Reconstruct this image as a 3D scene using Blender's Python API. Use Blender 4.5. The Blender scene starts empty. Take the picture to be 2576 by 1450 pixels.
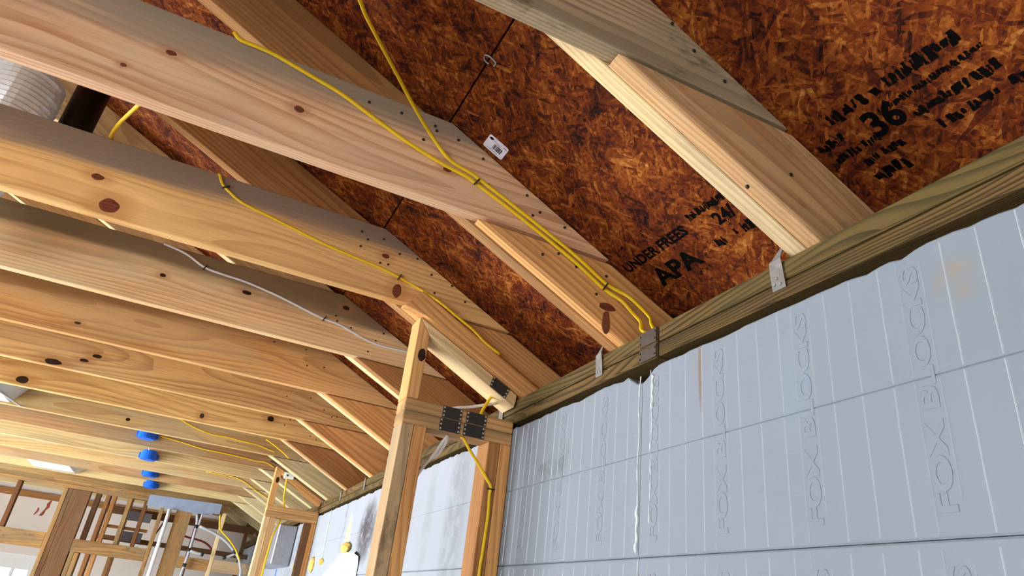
import bpy, bmesh, math, random
from mathutils import Vector, Matrix, noise
random.seed(7)
S = bpy.context.scene
COL = S.collection
H = 1.57                      # eye height: all z below are measured from the eye
D = 0.845                     # distance from the eye to the foam wall
SL = 0.49                     # roof pitch
TH = math.atan(SL)
CT, ST = math.cos(TH), math.sin(TH)

# ------------------------------------------------------------------ camera
cam = bpy.data.cameras.new('camera')
cam.sensor_width = 36.0
cam.lens = 1701.96 / 2576 * 36.0
cam.clip_start = 0.02
co = bpy.data.objects.new('camera', cam)
COL.objects.link(co)
R0 = Vector((0.89714861, -0.42778472, 0.11011181))
R1 = Vector((0.28285943, 0.36488643, -0.88704477))
R2 = Vector((0.33928589, 0.82695715, 0.4483603))
M = Matrix((R0, -R1, -R2)).transposed().to_4x4()
M.translation = Vector((0, 0, H))
co.matrix_world = M
S.camera = co

# ------------------------------------------------------------------ light
w = bpy.data.worlds.new('sky')
S.world = w
w.use_nodes = True
w.node_tree.nodes['Background'].inputs[0].default_value = (0.72, 0.86, 1.0, 1)
w.node_tree.nodes['Background'].inputs[1].default_value = 1.0

def area(name, loc, target, sx, sy, power, color):
    l = bpy.data.lights.new(name, 'AREA')
    l.shape = 'RECTANGLE'
    l.size, l.size_y, l.energy, l.color = sx, sy, power, color
    o = bpy.data.objects.new(name, l)
    COL.objects.link(o)
    o.location = loc
    o.rotation_euler = (Vector(target) - Vector(loc)).to_track_quat('-Z', 'Y').to_euler()
    return o
# daylight standing in the openings of the left and far walls; the near one is an added fill
area('daylight_patio_door', (-4.45, 5.1, 1.05), (0.845, 3.6, 1.6), 3.2, 1.9, 240, (0.97, 0.98, 1.0))
area('daylight_left_window', (-4.45, 1.0, 1.3), (0.5, 1.6, 1.3), 1.8, 1.4, 8, (0.93, 0.97, 1.0))
area('near_fill', (-3.3, -1.45, 1.35), (-0.4, 2.5, 1.9), 1.8, 1.3, 46, (0.93, 0.97, 1.0))  # added fill from an unseen opening, brightens the near joist faces
area('daylight_far_window', (-2.2, 10.3, 1.1), (-1.6, 6.0, 1.4), 1.2, 1.0, 25, (0.95, 0.98, 1.0))
sun = bpy.data.lights.new('sun', 'SUN')
sun.energy, sun.angle, sun.color = 100.0, 0.02, (1.0, 0.96, 0.90)
so = bpy.data.objects.new('sun', sun)
COL.objects.link(so)
so.rotation_euler = Vector((0.84, -0.06, -0.52)).to_track_quat('-Z', 'Y').to_euler()
S.view_settings.view_transform = 'Standard'
S.view_settings.look = 'None'
S.view_settings.exposure = 1.1
S.view_settings.gamma = 1.0
S.view_settings.use_curve_mapping = False
S.cycles.diffuse_bounces = 5
S.cycles.max_bounces = 8
S.cycles.caustics_reflective = False
S.cycles.caustics_refractive = False

# ------------------------------------------------------------------ material helpers
def lin(c):
    return tuple((v / 12.92 if v <= 0.04045 else ((v + 0.055) / 1.055) ** 2.4) for v in [x / 255 for x in c]) + (1,)

class NT:
    def __init__(s, name, rough=0.8, spec=0.25, metal=0.0):
        s.m = bpy.data.materials.new(name)
        s.m.use_nodes = True
        s.t = s.m.node_tree
        s.b = s.t.nodes['Principled BSDF']
        s.b.inputs['Roughness'].default_value = rough
        s.b.inputs['Specular IOR Level'].default_value = spec
        s.b.inputs['Metallic'].default_value = metal
    def n(s, typ, **kw):
        nd = s.t.nodes.new(typ)
        for k, v in kw.items():
            if k.startswith('i_'):
                nd.inputs[k[2:].replace('_', ' ')].default_value = v
            else:
                setattr(nd, k, v)
        return nd
    def l(s, a, b):
        s.t.links.new(a, b)
    def put(s, sock, v):
        if hasattr(v, 'links'):
            s.l(v, sock)
        else:
            sock.default_value = v
    def math(s, op, a, b=None, c=None, clamp=False):
        nd = s.n('ShaderNodeMath', operation=op, use_clamp=clamp)
        s.put(nd.inputs[0], a)
        if b is not None: s.put(nd.inputs[1], b)
        if c is not None: s.put(nd.inputs[2], c)
        return nd.outputs[0]
    def mix(s, f, a, b, blend='MIX'):
        nd = s.n('ShaderNodeMix', data_type='RGBA', blend_type=blend)
        s.put(nd.inputs[0], f); s.put(nd.inputs[6], a); s.put(nd.inputs[7], b)
        return nd.outputs[2]
    def ss(s, v, lo, hi):
        nd = s.n('ShaderNodeMapRange', interpolation_type='SMOOTHSTEP')
        s.put(nd.inputs[0], v)
        nd.inputs[1].default_value, nd.inputs[2].default_value = lo, hi
        return nd.outputs[0]
    def noise(s, vec, scale, detail=2.0, rough=0.5, dist=0.0):
        nd = s.n('ShaderNodeTexNoise')
        s.l(vec, nd.inputs['Vector'])
        nd.inputs['Scale'].default_value = scale
        nd.inputs['Detail'].default_value = detail
        nd.inputs['Roughness'].default_value = rough
        nd.inputs['Distortion'].default_value = dist
        return nd.outputs[0]
    def scaled(s, vec, sc, loc=(0, 0, 0), rot=(0, 0, 0)):
        nd = s.n('ShaderNodeMapping')
        s.l(vec, nd.inputs[0])
        nd.inputs['Scale'].default_value = sc
        nd.inputs['Location'].default_value = loc
        nd.inputs['Rotation'].default_value = rot
        return nd.outputs[0]
    def bump(s, h, strength=0.3, dist=0.002):
        nd = s.n('ShaderNodeBump')
        nd.inputs['Strength'].default_value = strength
        nd.inputs['Distance'].default_value = dist
        s.l(h, nd.inputs['Height'])
        s.l(nd.outputs[0], s.b.inputs['Normal'])
    def color(s, c):
        s.put(s.b.inputs['Base Color'], c)

def ellipse(q, vec, c, r, soft=0.35, axes=(0, 2)):
    """mask 1 inside the ellipse centred c with radii r on two axes of vec"""
    sep = q.n('ShaderNodeSeparateXYZ')
    q.l(vec, sep.inputs[0])
    a = q.math('DIVIDE', q.math('SUBTRACT', sep.outputs[axes[0]], c[0]), r[0])
    b = q.math('DIVIDE', q.math('SUBTRACT', sep.outputs[axes[1]], c[1]), r[1])
    d = q.math('ADD', q.math('MULTIPLY', a, a), q.math('MULTIPLY', b, b))
    return q.ss(d, 1.0 + soft, 1.0 - soft)

WOODS = {}
def wood(name, base, dark, grey=None, grey_amt=0.3, top_grey_shade=None, top_h=(0.06, 0.2), knots=(), ring=34.0, contrast=0.52, mold=0.0):
    """pine board: rings along local X, streaks, weathering, top greyed with painted shade, knots at local (x, z, rx, rz)"""
    if name in WOODS: return WOODS[name]
    q = NT(name, 0.78, 0.18)
    tc = q.n('ShaderNodeTexCoord').outputs['Object']
    rnd = q.n('ShaderNodeObjectInfo').outputs['Random']
    off = q.n('ShaderNodeCombineXYZ')
    q.l(q.math('MULTIPLY', rnd, 37.0), off.inputs[0])
    q.l(q.math('MULTIPLY_ADD', rnd, 0.23, 0.05), off.inputs[1])
    q.l(q.math('MULTIPLY_ADD', rnd, -0.31, 0.02), off.inputs[2])
    va = q.n('ShaderNodeVectorMath', operation='ADD')
    q.l(tc, va.inputs[0]); q.l(off.outputs[0], va.inputs[1])
    v = va.outputs[0]
    vr = q.scaled(v, (0.07, 1, 1))
    # slow wobble of the rings
    nz = q.n('ShaderNodeTexNoise'); q.l(q.scaled(v, (1.1, 5, 5)), nz.inputs['Vector'])
    nz.inputs['Scale'].default_value = 1.0; nz.inputs['Detail'].default_value = 1.5
    wob = q.n('ShaderNodeVectorMath', operation='MULTIPLY_ADD')
    q.l(nz.outputs['Color'], wob.inputs[0]); wob.inputs[1].default_value = (0, 0.07, 0.07); q.l(vr, wob.inputs[2])
    wv = q.n('ShaderNodeTexWave', wave_type='RINGS', rings_direction='X', wave_profile='SAW')
    q.l(wob.outputs[0], wv.inputs['Vector'])
    wv.inputs['Scale'].default_value = ring
    wv.inputs['Distortion'].default_value = 0.6
    wv.inputs['Detail'].default_value = 1.0
    ringv = q.ss(wv.outputs['Fac'], 0.35, 1.0)
    fine = q.noise(q.scaled(v, (3, 130, 130)), 1.0, 2.0, 0.6)
    broad = q.noise(q.scaled(v, (0.9, 9, 9)), 1.0, 3.0, 0.55)
    c = q.mix(q.math('MULTIPLY', ringv, contrast), base, dark)
    c = q.mix(q.math('MULTIPLY', q.ss(fine, 0.48, 0.72), 0.45), c, dark)
    c = q.mix(q.math('MULTIPLY', q.ss(broad, 0.5, 0.72), 0.42), c, tuple(0.75 * x for x in dark[:3]) + (1,))
    c = q.mix(q.math('MULTIPLY', q.ss(broad, 0.46, 0.3), 0.45), c, tuple(min(1, 1.18 * x + 0.03) for x in base[:3]) + (1,))
    if grey:
        b2 = q.noise(q.scaled(v, (1.6, 7, 7), (5, 3, 1)), 1.0, 3.0, 0.6)
        c = q.mix(q.math('MULTIPLY', q.ss(b2, 0.42, 0.62), grey_amt), c, grey)
    if top_grey_shade:
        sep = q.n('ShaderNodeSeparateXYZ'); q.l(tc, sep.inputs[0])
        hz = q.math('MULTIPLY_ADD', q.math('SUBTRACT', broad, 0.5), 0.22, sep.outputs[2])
        c = q.mix(q.math('MULTIPLY', q.ss(hz, *top_h), 0.9), c, top_grey_shade)  # upper face: weathered grey plus shade painted into the colour
    if mold:
        mn = q.noise(q.scaled(v, (6, 14, 14), (2, 2, 2)), 1.0, 5.0, 0.7)
        c = q.mix(q.math('MULTIPLY', q.ss(mn, 0.54, 0.72), mold), c, lin((62, 58, 42)))
    for (kx, kz, rx, rz, kc) in knots:
        wv2 = q.n('ShaderNodeVectorMath', operation='MULTIPLY_ADD')
        nk = q.n('ShaderNodeTexNoise'); q.l(tc, nk.inputs['Vector']); nk.inputs['Scale'].default_value = 60
        q.l(nk.outputs['Color'], wv2.inputs[0]); wv2.inputs[1].default_value = (0.008, 0, 0.008); q.l(tc, wv2.inputs[2])
        halo = ellipse(q, wv2.outputs[0], (kx + 0.004, kz + 0.004), (rx * 2.6, rz * 2.2), 0.95)
        c = q.mix(q.math('MULTIPLY', halo, 0.45), c, dark)
    q.color(c)
    q.bump(q.math('ADD', q.math('MULTIPLY', ringv, 0.5), fine), 0.25, 0.0015)
    WOODS[name] = q.m
    return q.m

KR, KD = lin((118, 62, 38)), lin((48, 30, 20))
PINE = lin((224, 182, 126)); PINE_D = lin((170, 116, 66))
ORANGE = lin((222, 168, 106)); ORANGE_D = lin((160, 98, 50))
PALE = lin((232, 208, 158)); PALE_D = lin((186, 144, 94))
PINK = lin((232, 190, 150)); PINK_D = lin((184, 128, 92))
GREY = lin((150, 142, 128)); GREYV = lin((140, 124, 116)); BROWN = lin((128, 100, 74))
W_PINE = wood('pine', PINE, PINE_D, GREY, 0.25)
W_ORANGE = wood('pine_orange', ORANGE, ORANGE_D, None)
W_PALE = wood('pine_pale', PALE, PALE_D, GREY, 0.3, mold=0.25)
W_BROWN = wood('pine_brown', lin((178, 128, 78)), lin((122, 78, 42)), BROWN, 0.3)
W_GREY = wood('pine_weathered', lin((184, 156, 118)), lin((122, 92, 62)), GREY, 0.45, mold=0.6)
W_TREATED = wood('treated_pine', lin((104, 82, 46)), lin((30, 20, 12)), lin((84, 78, 44)), 0.4, ring=95, contrast=0.85, mold=0.6)
W_OLD = wood('pine_old', lin((168, 130, 80)), lin((104, 70, 40)), lin((116, 104, 78)), 0.55, mold=0.6)
W_FAR = wood('pine_pale_green', lin((214, 202, 156)), lin((160, 136, 90)), lin((186, 180, 146)), 0.4)
W_DARK = wood('dark_stained_pine', lin((112, 74, 44)), lin((72, 44, 26)), None)
W_RED = wood('red_brown_pine', lin((116, 82, 54)), lin((74, 48, 30)), lin((112, 94, 72)), 0.4)

def plain(name, c, rough=0.6, spec=0.3, metal=0.0, var=0.15, scale=30.0, bump=0.0):
    q = NT(name, rough, spec, metal)
    tc = q.n('ShaderNodeTexCoord').outputs['Object']
    nz = q.noise(tc, scale, 3.0)
    d = tuple(x * (1 - var) for x in c[:3]) + (1,)
    e = tuple(min(1, x * (1 + var)) for x in c[:3]) + (1,)
    q.color(q.mix(nz, d, e))
    if bump: q.bump(nz, bump, 0.002)
    return q.m
M_STEEL = plain('galvanised_steel', lin((168, 176, 186)), 0.42, 0.5, 0.75, 0.25, 40)
M_BRIGHT = plain('bright_sheet_metal', lin((222, 228, 234)), 0.35, 0.5, 0.3, 0.1, 10)
M_SHEET = plain('galvanised_sheet', lin((142, 158, 182)), 0.5, 0.5, 0.3, 0.2, 14)
M_STRAP = plain('dull_strap_steel', lin((128, 124, 122)), 0.6, 0.4, 0.3, 0.3, 60)
M_BLACK = plain('black_coated_steel', lin((46, 44, 42)), 0.6, 0.35, 0.0, 0.35, 80)
M_GREYPLATE = plain('grey_plate', lin((80, 70, 64)), 0.75, 0.2, 0.0, 0.25, 60)
M_KNOT = wood('knot_wood', lin((124, 66, 42)), lin((64, 34, 24)), None, ring=70)
M_KNOTD = wood('dark_knot_wood', lin((60, 38, 26)), lin((24, 16, 12)), None, ring=70)
M_NAIL = plain('nail_head', lin((186, 174, 152)), 0.5, 0.4, 0.2)
M_YEL = plain('yellow_cable', lin((236, 196, 30)), 0.45, 0.4, 0.0, 0.12, 90)
M_WHITEC = plain('white_cable', lin((224, 224, 228)), 0.45, 0.4, 0.0, 0.08, 90)
M_STAPLE = plain('cable_staple', lin((60, 54, 46)), 0.5, 0.4, 0.3)
M_BLUE = plain('blue_plastic', lin((18, 104, 226)), 0.4, 0.45, 0.0, 0.1)
M_PVC = plain('white_pvc', lin((226, 232, 232)), 0.35, 0.45, 0.0, 0.06)
M_PEX = plain('grey_pipe', lin((170, 176, 182)), 0.4, 0.45, 0.0, 0.1)
M_FIT = plain('black_fitting', lin((32, 32, 34)), 0.5, 0.4)
M_RED = plain('red_pipe', lin((140, 44, 30)), 0.5, 0.4)
M_FOAMY = plain('yellow_spray_foam', lin((196, 172, 98)), 0.85, 0.1, 0.0, 0.25, 40, 0.8)
M_SEAL = plain('white_sealant', lin((196, 206, 212)), 0.85, 0.15, 0.0, 0.06, 80, 0.7)
M_PLASTIC = plain('white_plastic_sheet', lin((196, 206, 208)), 0.3, 0.5, 0.0, 0.04)
M_CONC = plain('concrete', lin((150, 146, 140)), 0.9, 0.2, 0.0, 0.12, 4)
M_CORE = plain('dark_concrete_core', lin((70, 68, 64)), 0.95, 0.1, 0.0, 0.2, 8)
M_FELT = plain('roofing_felt', lin((28, 26, 26)), 0.95, 0.1)
M_INK = plain('black_stamp_ink', lin((10, 8, 8)), 0.9, 0.05, 0.0, 0.3, 200)
M_PAPER = plain('white_label_paper', lin((224, 222, 236)), 0.6, 0.3, 0.0, 0.03)
M_DRY = plain('white_board', lin((226, 220, 214)), 0.9, 0.15, 0.0, 0.05, 5)
M_VINYL = plain('white_vinyl', lin((222, 228, 230)), 0.4, 0.4, 0.0, 0.04)
M_DARKGAP = plain('black_gap_tube', lin((14, 14, 15)), 0.5, 0.3)  # black for the tube that stands in for an unlit gap
M_STAIN = plain('rust_stain', lin((150, 84, 56)), 0.9, 0.1, 0.0, 0.3, 50)
M_GBOARD = plain('grey_board', lin((112, 110, 116)), 0.8, 0.2, 0.0, 0.15, 8)

def osb():
    q = NT('strand_board', 0.8, 0.15)
    tc = q.n('ShaderNodeTexCoord').outputs['Object']
    wq = q.n('ShaderNodeTexNoise'); q.l(tc, wq.inputs['Vector']); wq.inputs['Scale'].default_value = 22; wq.inputs['Detail'].default_value = 2
    wa = q.n('ShaderNodeVectorMath', operation='MULTIPLY_ADD')
    q.l(wq.outputs['Color'], wa.inputs[0]); wa.inputs[1].default_value = (0.016, 0.016, 0); q.l(tc, wa.inputs[2])
    best = bestv = None
    straw = None
    for i, (ang, sx, sy) in enumerate(((0.35, 17, 90), (-0.6, 22, 120), (1.3, 19, 105), (-1.15, 26, 150), (0.85, 34, 190))):
        vo = q.n('ShaderNodeTexVoronoi', voronoi_dimensions='2D')
        rot = q.scaled(wa.outputs[0], (1, 1, 1), (0.37 * i, 0.11 * i, 0), (0, 0, ang))
        q.l(q.scaled(rot, (sx, sy, 1)), vo.inputs['Vector'])
        vo.inputs['Scale'].default_value = 1.0
        sp = q.n('ShaderNodeSeparateColor'); q.l(vo.outputs['Color'], sp.inputs[0])
        pr, va = sp.outputs[0], sp.outputs[1]
        if best is None: best, bestv = pr, va
        else:
            g = q.math('GREATER_THAN', pr, best)
            bestv = q.math('ADD', q.math('MULTIPLY', g, va), q.math('MULTIPLY', q.math('SUBTRACT', 1.0, g), bestv))
            best = q.math('MAXIMUM', pr, best)
        if i >= 3:
            st = q.math('GREATER_THAN', sp.outputs[2], 0.86)
            straw = st if straw is None else q.math('MAXIMUM', straw, st)
    fine = q.noise(tc, 85, 4.0, 0.75)
    fib = q.noise(q.scaled(tc, (30, 170, 1), (0, 0, 0), (0, 0, 0.5)), 1.0, 3.0, 0.65)
    mid = q.noise(tc, 8, 4.0, 0.65)
    f = q.math('ADD', q.math('MULTIPLY', bestv, 0.30), q.math('MULTIPLY', fine, 0.46))
    f = q.math('ADD', f, q.math('MULTIPLY', fib, 0.30))
    f = q.math('ADD', f, q.math('MULTIPLY', q.math('SUBTRACT', mid, 0.5), 0.80))
    f = q.math('ADD', f, q.math('MULTIPLY', straw, 0.12))
    r = q.n('ShaderNodeValToRGB')
    q.l(f, r.inputs[0])
    el = r.color_ramp.elements
    el[0].position, el[0].color = 0.26, lin((14, 5, 3))
    el[1].position, el[1].color = 1.0, lin((196, 140, 74))
    for p, c in ((0.38, (62, 22, 8)), (0.52, (98, 40, 11)), (0.66, (124, 62, 18)), (0.82, (158, 94, 36))):
        e = el.new(p); e.color = lin(c)
    q.color(r.outputs[0])
    q.bump(f, 0.5, 0.003)
    return q.m
M_OSB = osb()

def foam(name, ca, cb):
    q = NT(name, 0.85, 0.2)
    geo = q.n('ShaderNodeNewGeometry').outputs['Position']
    big = q.noise(geo, 2.2, 3.0, 0.55)
    fine = q.noise(geo, 160, 2.0, 0.6)
    c = q.mix(big, ca, cb)
    c = q.mix(q.math('MULTIPLY', fine, 0.12), c, lin((140, 156, 168)))
    sm = q.noise(geo, 14, 5.0, 0.7)
    zz = H
    def stain(cy, cz, ry, rz, col, amt, lo=0.42, hi=0.62):
        nonlocal c
        e = ellipse(q, geo, (cy, cz + zz), (ry, rz), 0.95, (1, 2))
        c = q.mix(q.math('MULTIPLY', q.math('MULTIPLY', e, q.ss(sm, lo, hi)), amt), c, col)
    g1 = lin((104, 108, 112))
    stain(1.66, 0.385, 0.05, 0.03, g1, 0.8); stain(1.54, 0.40, 0.03, 0.05, g1, 0.75)
    stain(1.60, 0.40, 0.12, 0.02, g1, 0.5)
    stain(2.33, 0.30, 0.09, 0.34, lin((128, 134, 140)), 0.75, 0.30, 0.6)
    stain(2.62, 0.34, 0.05, 0.2, lin((140, 146, 150)), 0.6, 0.3, 0.6)
    stain(0.80, 0.40, 0.05, 0.08, lin((126, 142, 156)), 0.6, 0.3, 0.6)
    stain(1.02, 0.50, 0.006, 0.07, lin((120, 96, 70)), 0.8, 0.3, 0.6)
    stain(0.495, 0.485, 0.03, 0.03, lin((150, 128, 104)), 0.6, 0.4, 0.6)
    stain(3.58, 0.36, 0.15, 0.14, lin((78, 74, 80)), 1.0, 0.25, 0.55)
    stain(4.0, 0.36, 0.05, 0.10, lin((214, 200, 150)), 0.9, 0.3, 0.5)
    stain(4.15, 0.42, 0.03, 0.14, lin((120, 118, 120)), 0.6, 0.4, 0.6)
    stain(3.0, 0.34, 0.25, 0.2, lin((150, 150, 156)), 0.5, 0.4, 0.6)
    stain(5.8, 0.36, 0.5, 0.25, lin((120, 124, 128)), 0.6, 0.4, 0.6)
    q.color(c)
    q.bump(q.math('ADD', fine, q.math('MULTIPLY', sm, 0.6)), 0.25, 0.002)
    return q.m
M_FOAM = foam('foam_block', lin((118, 130, 140)), lin((136, 141, 155)))
M_FOAM_LIT = foam('smooth_foam_lit', lin((142, 155, 165)), lin((162, 167, 180)))  # smooth blocks lightened, the stronger daylight there is painted into the colour
M_RIB = plain('foam_ridge', lin((194, 204, 214)), 0.85, 0.2, 0.0, 0.03)

# ------------------------------------------------------------------ object helpers
def link(name, bm, mat, parent=None, loc=(0, 0, 0), rot=(0, 0, 0), smooth=False):
    me = bpy.data.meshes.new(name)
    bmesh.ops.recalc_face_normals(bm, faces=bm.faces)
    bm.to_mesh(me); bm.free()
    if smooth:
        for p in me.polygons: p.use_smooth = True
    me.materials.append(mat)
    o = bpy.data.objects.new(name, me)
    COL.objects.link(o)
    o.location, o.rotation_euler = loc, rot
    if parent is not None: kid(o, parent)
    return o
def kid(o, parent):
    o.parent = parent
    o.matrix_parent_inverse = mw(parent).inverted()
def mw(o):
    m = Matrix.LocRotScale(o.location, o.rotation_euler, o.scale)
    return m if o.parent is None else mw(o.parent) @ o.matrix_parent_inverse @ m
def tag(o, label, cat, group=None):
    o['label'], o['category'] = label, cat
    if group: o['group'] = group
    return o
def structure(o):
    o['kind'] = 'structure'
    return o
def empty(name, loc):
    o = bpy.data.objects.new(name, None)
    COL.objects.link(o); o.location = loc
    o.empty_display_size = 0.05
    return o

def prism(poly, t, bevel=0.002):
    bm = bmesh.new()
    a = [bm.verts.new((x, 0, z)) for x, z in poly]
    b = [bm.verts.new((x, t, z)) for x, z in poly]
    bm.faces.new(a); bm.faces.new(b[::-1])
    n = len(poly)
    for i in range(n):
        bm.faces.new((a[i], b[i], b[(i + 1) % n], a[(i + 1) % n]))
    bmesh.ops.recalc_face_normals(bm, faces=bm.faces)
    if bevel:
        bmesh.ops.bevel(bm, geom=list(bm.edges), offset=bevel, segments=1, profile=0.5, affect='EDGES')
    return bm

def slab(name, poly, y0, y1, mat, ang=0.0, org=None, bevel=0.002, parent=None):
    """board lying in an xz plane; its grain runs along local X, turned by ang (down-slope positive)"""
    ox, oz = org or poly[0]
    c, s = math.cos(ang), math.sin(ang)
    loc = [((x - ox) * c - (z - oz) * s, (x - ox) * s + (z - oz) * c) for x, z in poly]
    return link(name, prism(loc, y1 - y0, bevel), mat, parent, (ox, y0, oz + H), (0, ang, 0))
def rect(x0, x1, z0, z1):
    return [(x0, z0), (x1, z0), (x1, z1), (x0, z1)]
def stud(name, x0, x1, y0, y1, z0, z1, mat, parent=None):
    return slab(name, rect(x0, x1, z0, z1), y0, y1, mat, -math.pi / 2, parent=parent)
def ybox(name, x0, x1, y0, y1, z0, z1, mat, bevel=0.002, parent=None):
    """board running along y, grain along y"""
    o = link(name, prism([(0, 0), (y1 - y0, 0), (y1 - y0, z1 - z0), (0, z1 - z0)], x1 - x0, bevel), mat, None,
             (x1, y0, z0 + H), (0, 0, math.pi / 2))
    if parent is not None: kid(o, parent)
    return o
def box(name, x0, x1, y0, y1, z0, z1, mat, bevel=0.001, parent=None):
    return slab(name, rect(x0, x1, z0, z1), y0, y1, mat, 0, bevel=bevel, parent=parent)

def spline(pts, n=6):
    P = [Vector(p) for p in pts]
    if len(P) < 3: return P
    out = []
    for i in range(len(P) - 1):
        p0, p1, p2, p3 = P[max(i - 1, 0)], P[i], P[i + 1], P[min(i + 2, len(P) - 1)]
        for k in range(n):
            t = k / n
            out.append(0.5 * ((2 * p1) + (p2 - p0) * t + (2 * p0 - 5 * p1 + 4 * p2 - p3) * t * t + (3 * p1 - p0 - 3 * p2 + p3) * t ** 3))
    return out + [P[-1]]
def tube(name, pts, r, mat, parent=None, flat=1.0, seg=8, n=6, lump=0.0, side=None):
    """cable or pipe along pts (eye-height z); flat squashes it along the side direction"""
    P = spline([(x, y, z + H) for x, y, z in pts], n)
    o0 = P[0].copy()
    P = [p - o0 for p in P]
    bm = bmesh.new()
    rings = []
    sd = Vector(side or (0, 1, 0))
    for i, p in enumerate(P):
        t = (P[min(i + 1, len(P) - 1)] - P[max(i - 1, 0)]).normalized()
        u = sd - t * sd.dot(t)
        if u.length < 1e-3: u = Vector((1, 0, 0)) - t * t.x
        u.normalize()
        v = t.cross(u)
        rr = r * (1 + (lump * (noise.noise(p * 60 + Vector((3, 1, 7))) * 2) if lump else 0))
        rings.append([bm.verts.new(p + (u * math.cos(a) * rr * flat) + (v * math.sin(a) * rr)) for a in [2 * math.pi * k / seg for k in range(seg)]])
    for a, b in zip(rings, rings[1:]):
        for k in range(seg):
            bm.faces.new((a[k], a[(k + 1) % seg], b[(k + 1) % seg], b[k]))
    bm.faces.new(rings[0][::-1]); bm.faces.new(rings[-1])
    return link(name, bm, mat, parent, o0, smooth=True)

def text_mesh(txt, width, height, extrude=0.0, heavy=0.0, bev=0.0):
    cu = bpy.data.curves.new('lettering', 'FONT')
    cu.body = txt; cu.extrude = extrude; cu.resolution_u = 3; cu.offset = heavy; cu.bevel_depth = bev; cu.bevel_resolution = 1
    o = bpy.data.objects.new('lettering', cu)
    COL.objects.link(o)
    me = bpy.data.meshes.new_from_object(o.evaluated_get(bpy.context.evaluated_depsgraph_get()))
    bpy.data.objects.remove(o); bpy.data.curves.remove(cu)
    xs = [v.co.x for v in me.vertices]; ys = [v.co.y for v in me.vertices]
    x0, y0, sx, sy = min(xs), min(ys), width / (max(xs) - min(xs)), height / (max(ys) - min(ys))
    for v in me.vertices:
        v.co.x = (v.co.x - x0) * sx; v.co.y = (v.co.y - y0) * sy
        if bev: v.co.z *= 0.018
    return me

# ------------------------------------------------------------------ setting: floor, walls
Y0, Y1, XL, XR = -1.6, 10.45, -4.6, D
structure(ybox('floor', XL - 0.2, XR + 0.3, Y0 - 0.2, Y1 + 0.2, -H - 0.15, -H, M_CONC, 0))

# right wall: concrete core with foam blocks on its face
wall_right = structure(ybox('wall_right', D + 0.062, D + 0.25, Y0, Y1, -H, 0.562, M_CORE, 0))
JB, BH = 0.157, 0.405
RIDGES = []            # text strip edges and plain ridges, 8 inch period
y = 0.541 - 0.2032 * 11
while y < Y1:
    for k, dy in enumerate((0.0, 0.0363, 0.0676, 0.1191, 0.1698)):
        RIDGES.append((y + dy, k))
    y += 0.2032
# y = 0.541 is the near edge of the lettered strip of the nearest readable column
TXT = text_mesh('FOX BLOCKS', 0.345, 0.027, 0.01, 0.012, 0.02)
TXT.materials.append(M_FOAM)
def foam_block(y0, y1, z0, z1, ragged, ribs):
    zm = (z0 + z1) / 2 + 0.004
    prof = [(0, z0 + 0.002), (0.002, z0)] 
    n = max(2, int((y1 - y0) / 0.02)) if ragged else 1
    bm = bmesh.new()
    rows = []
    for i in range(n + 1):
        yy = y0 + 0.0008 + (y1 - y0 - 0.0016) * i / n
        dz = 0.0
        if ragged:
            dz = 0.007 * noise.noise(Vector((yy * 9, 2, 0))) + 0.006 * noise.noise(Vector((yy * 31, 5, 0)))
            if 1.15 < yy < 1.27: dz -= 0.03 * (1 - abs(yy - 1.22) / 0.06 if abs(yy - 1.22) < 0.06 else 0)
        zt = z1 - 0.0008 + dz - (0.005 if ragged else 0)
        pr = [(D + 0.0025, z0 + 0.0004), (D, z0 + 0.003), (D, zm - 0.0012), (D + 0.002, zm), (D, zm + 0.0012), (D, zt - 0.003), (D + 0.0025, zt), (D + 0.0615, zt), (D + 0.0615, z0 + 0.0004)]
        rows.append([bm.verts.new((x - D, yy - y0, z - z0)) for x, z in pr])
    m = len(rows[0])
    for a, b in zip(rows, rows[1:]):
        for k in range(m):
            bm.faces.new((a[k], b[k], b[(k + 1) % m], a[(k + 1) % m]))
    bm.faces.new(rows[0]); bm.faces.new(rows[-1][::-1])
    o = link('foam_block', bm, M_FOAM if y1 < 1.96 else M_FOAM_LIT, wall_right, (D, y0, z0 + H))
    if ribs:
        bm = bmesh.new()
        for ry, k in RIDGES:
            if not (y0 + 0.006 < ry < y1 - 0.006) or ry > 1.93: continue
            hw = 0.0014 if k > 1 else 0.0011
            segs = ((z0 + 0.004, zm - 0.003), (zm + 0.003, z1 - 0.012))
            if k == 0: segs = ((z0 + 0.045, zm - 0.003), (zm + 0.003, z1 - 0.03))
            for a, b in segs:
                q = 10
                L, Rr, T = [], [], []
                for i in range(q + 1):
                    zz = a + (b - a) * i / q
                    j = 0.0006 * noise.noise(Vector((ry * 50, zz * 25, 0)))
                    pr = 0.0015
                    L.append(bm.verts.new((0.0002, ry - y0 - hw + j, zz - z0)))
                    T.append(bm.verts.new((-pr, ry - y0 + j, zz - z0)))
                    Rr.append(bm.verts.new((0.0002, ry - y0 + hw + j, zz - z0)))
                for i in range(q):
                    bm.faces.new((L[i], T[i], T[i + 1], L[i + 1]))
                    bm.faces.new((T[i], Rr[i], Rr[i + 1], T[i + 1]))
        link('moulded_ridges', bm, M_RIB, o, (D, y0, z0 + H))
        for ry, k in RIDGES:
            if k == 0 and y0 < ry and ry + 0.0363 < y1 and ry < 1.9:
                t = bpy.data.objects.new('raised_lettering', TXT)
                COL.objects.link(t)
                # reads upwards: text X -> world z, text Y -> world +y
                mt = Matrix(((0, 0, -1), (0, 1, 0), (1, 0, 0))).to_4x4()
                mt.translation = Vector((D - 0.0002, ry + 0.0055, z0 + 0.030 + H))
                t.matrix_world = mt
                t.location = mt.translation; t.rotation_euler = mt.to_euler()
                kid(t, o)
    return o
seams = [1.217 + 1.2192 * k for k in range(-3, 9)]
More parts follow.
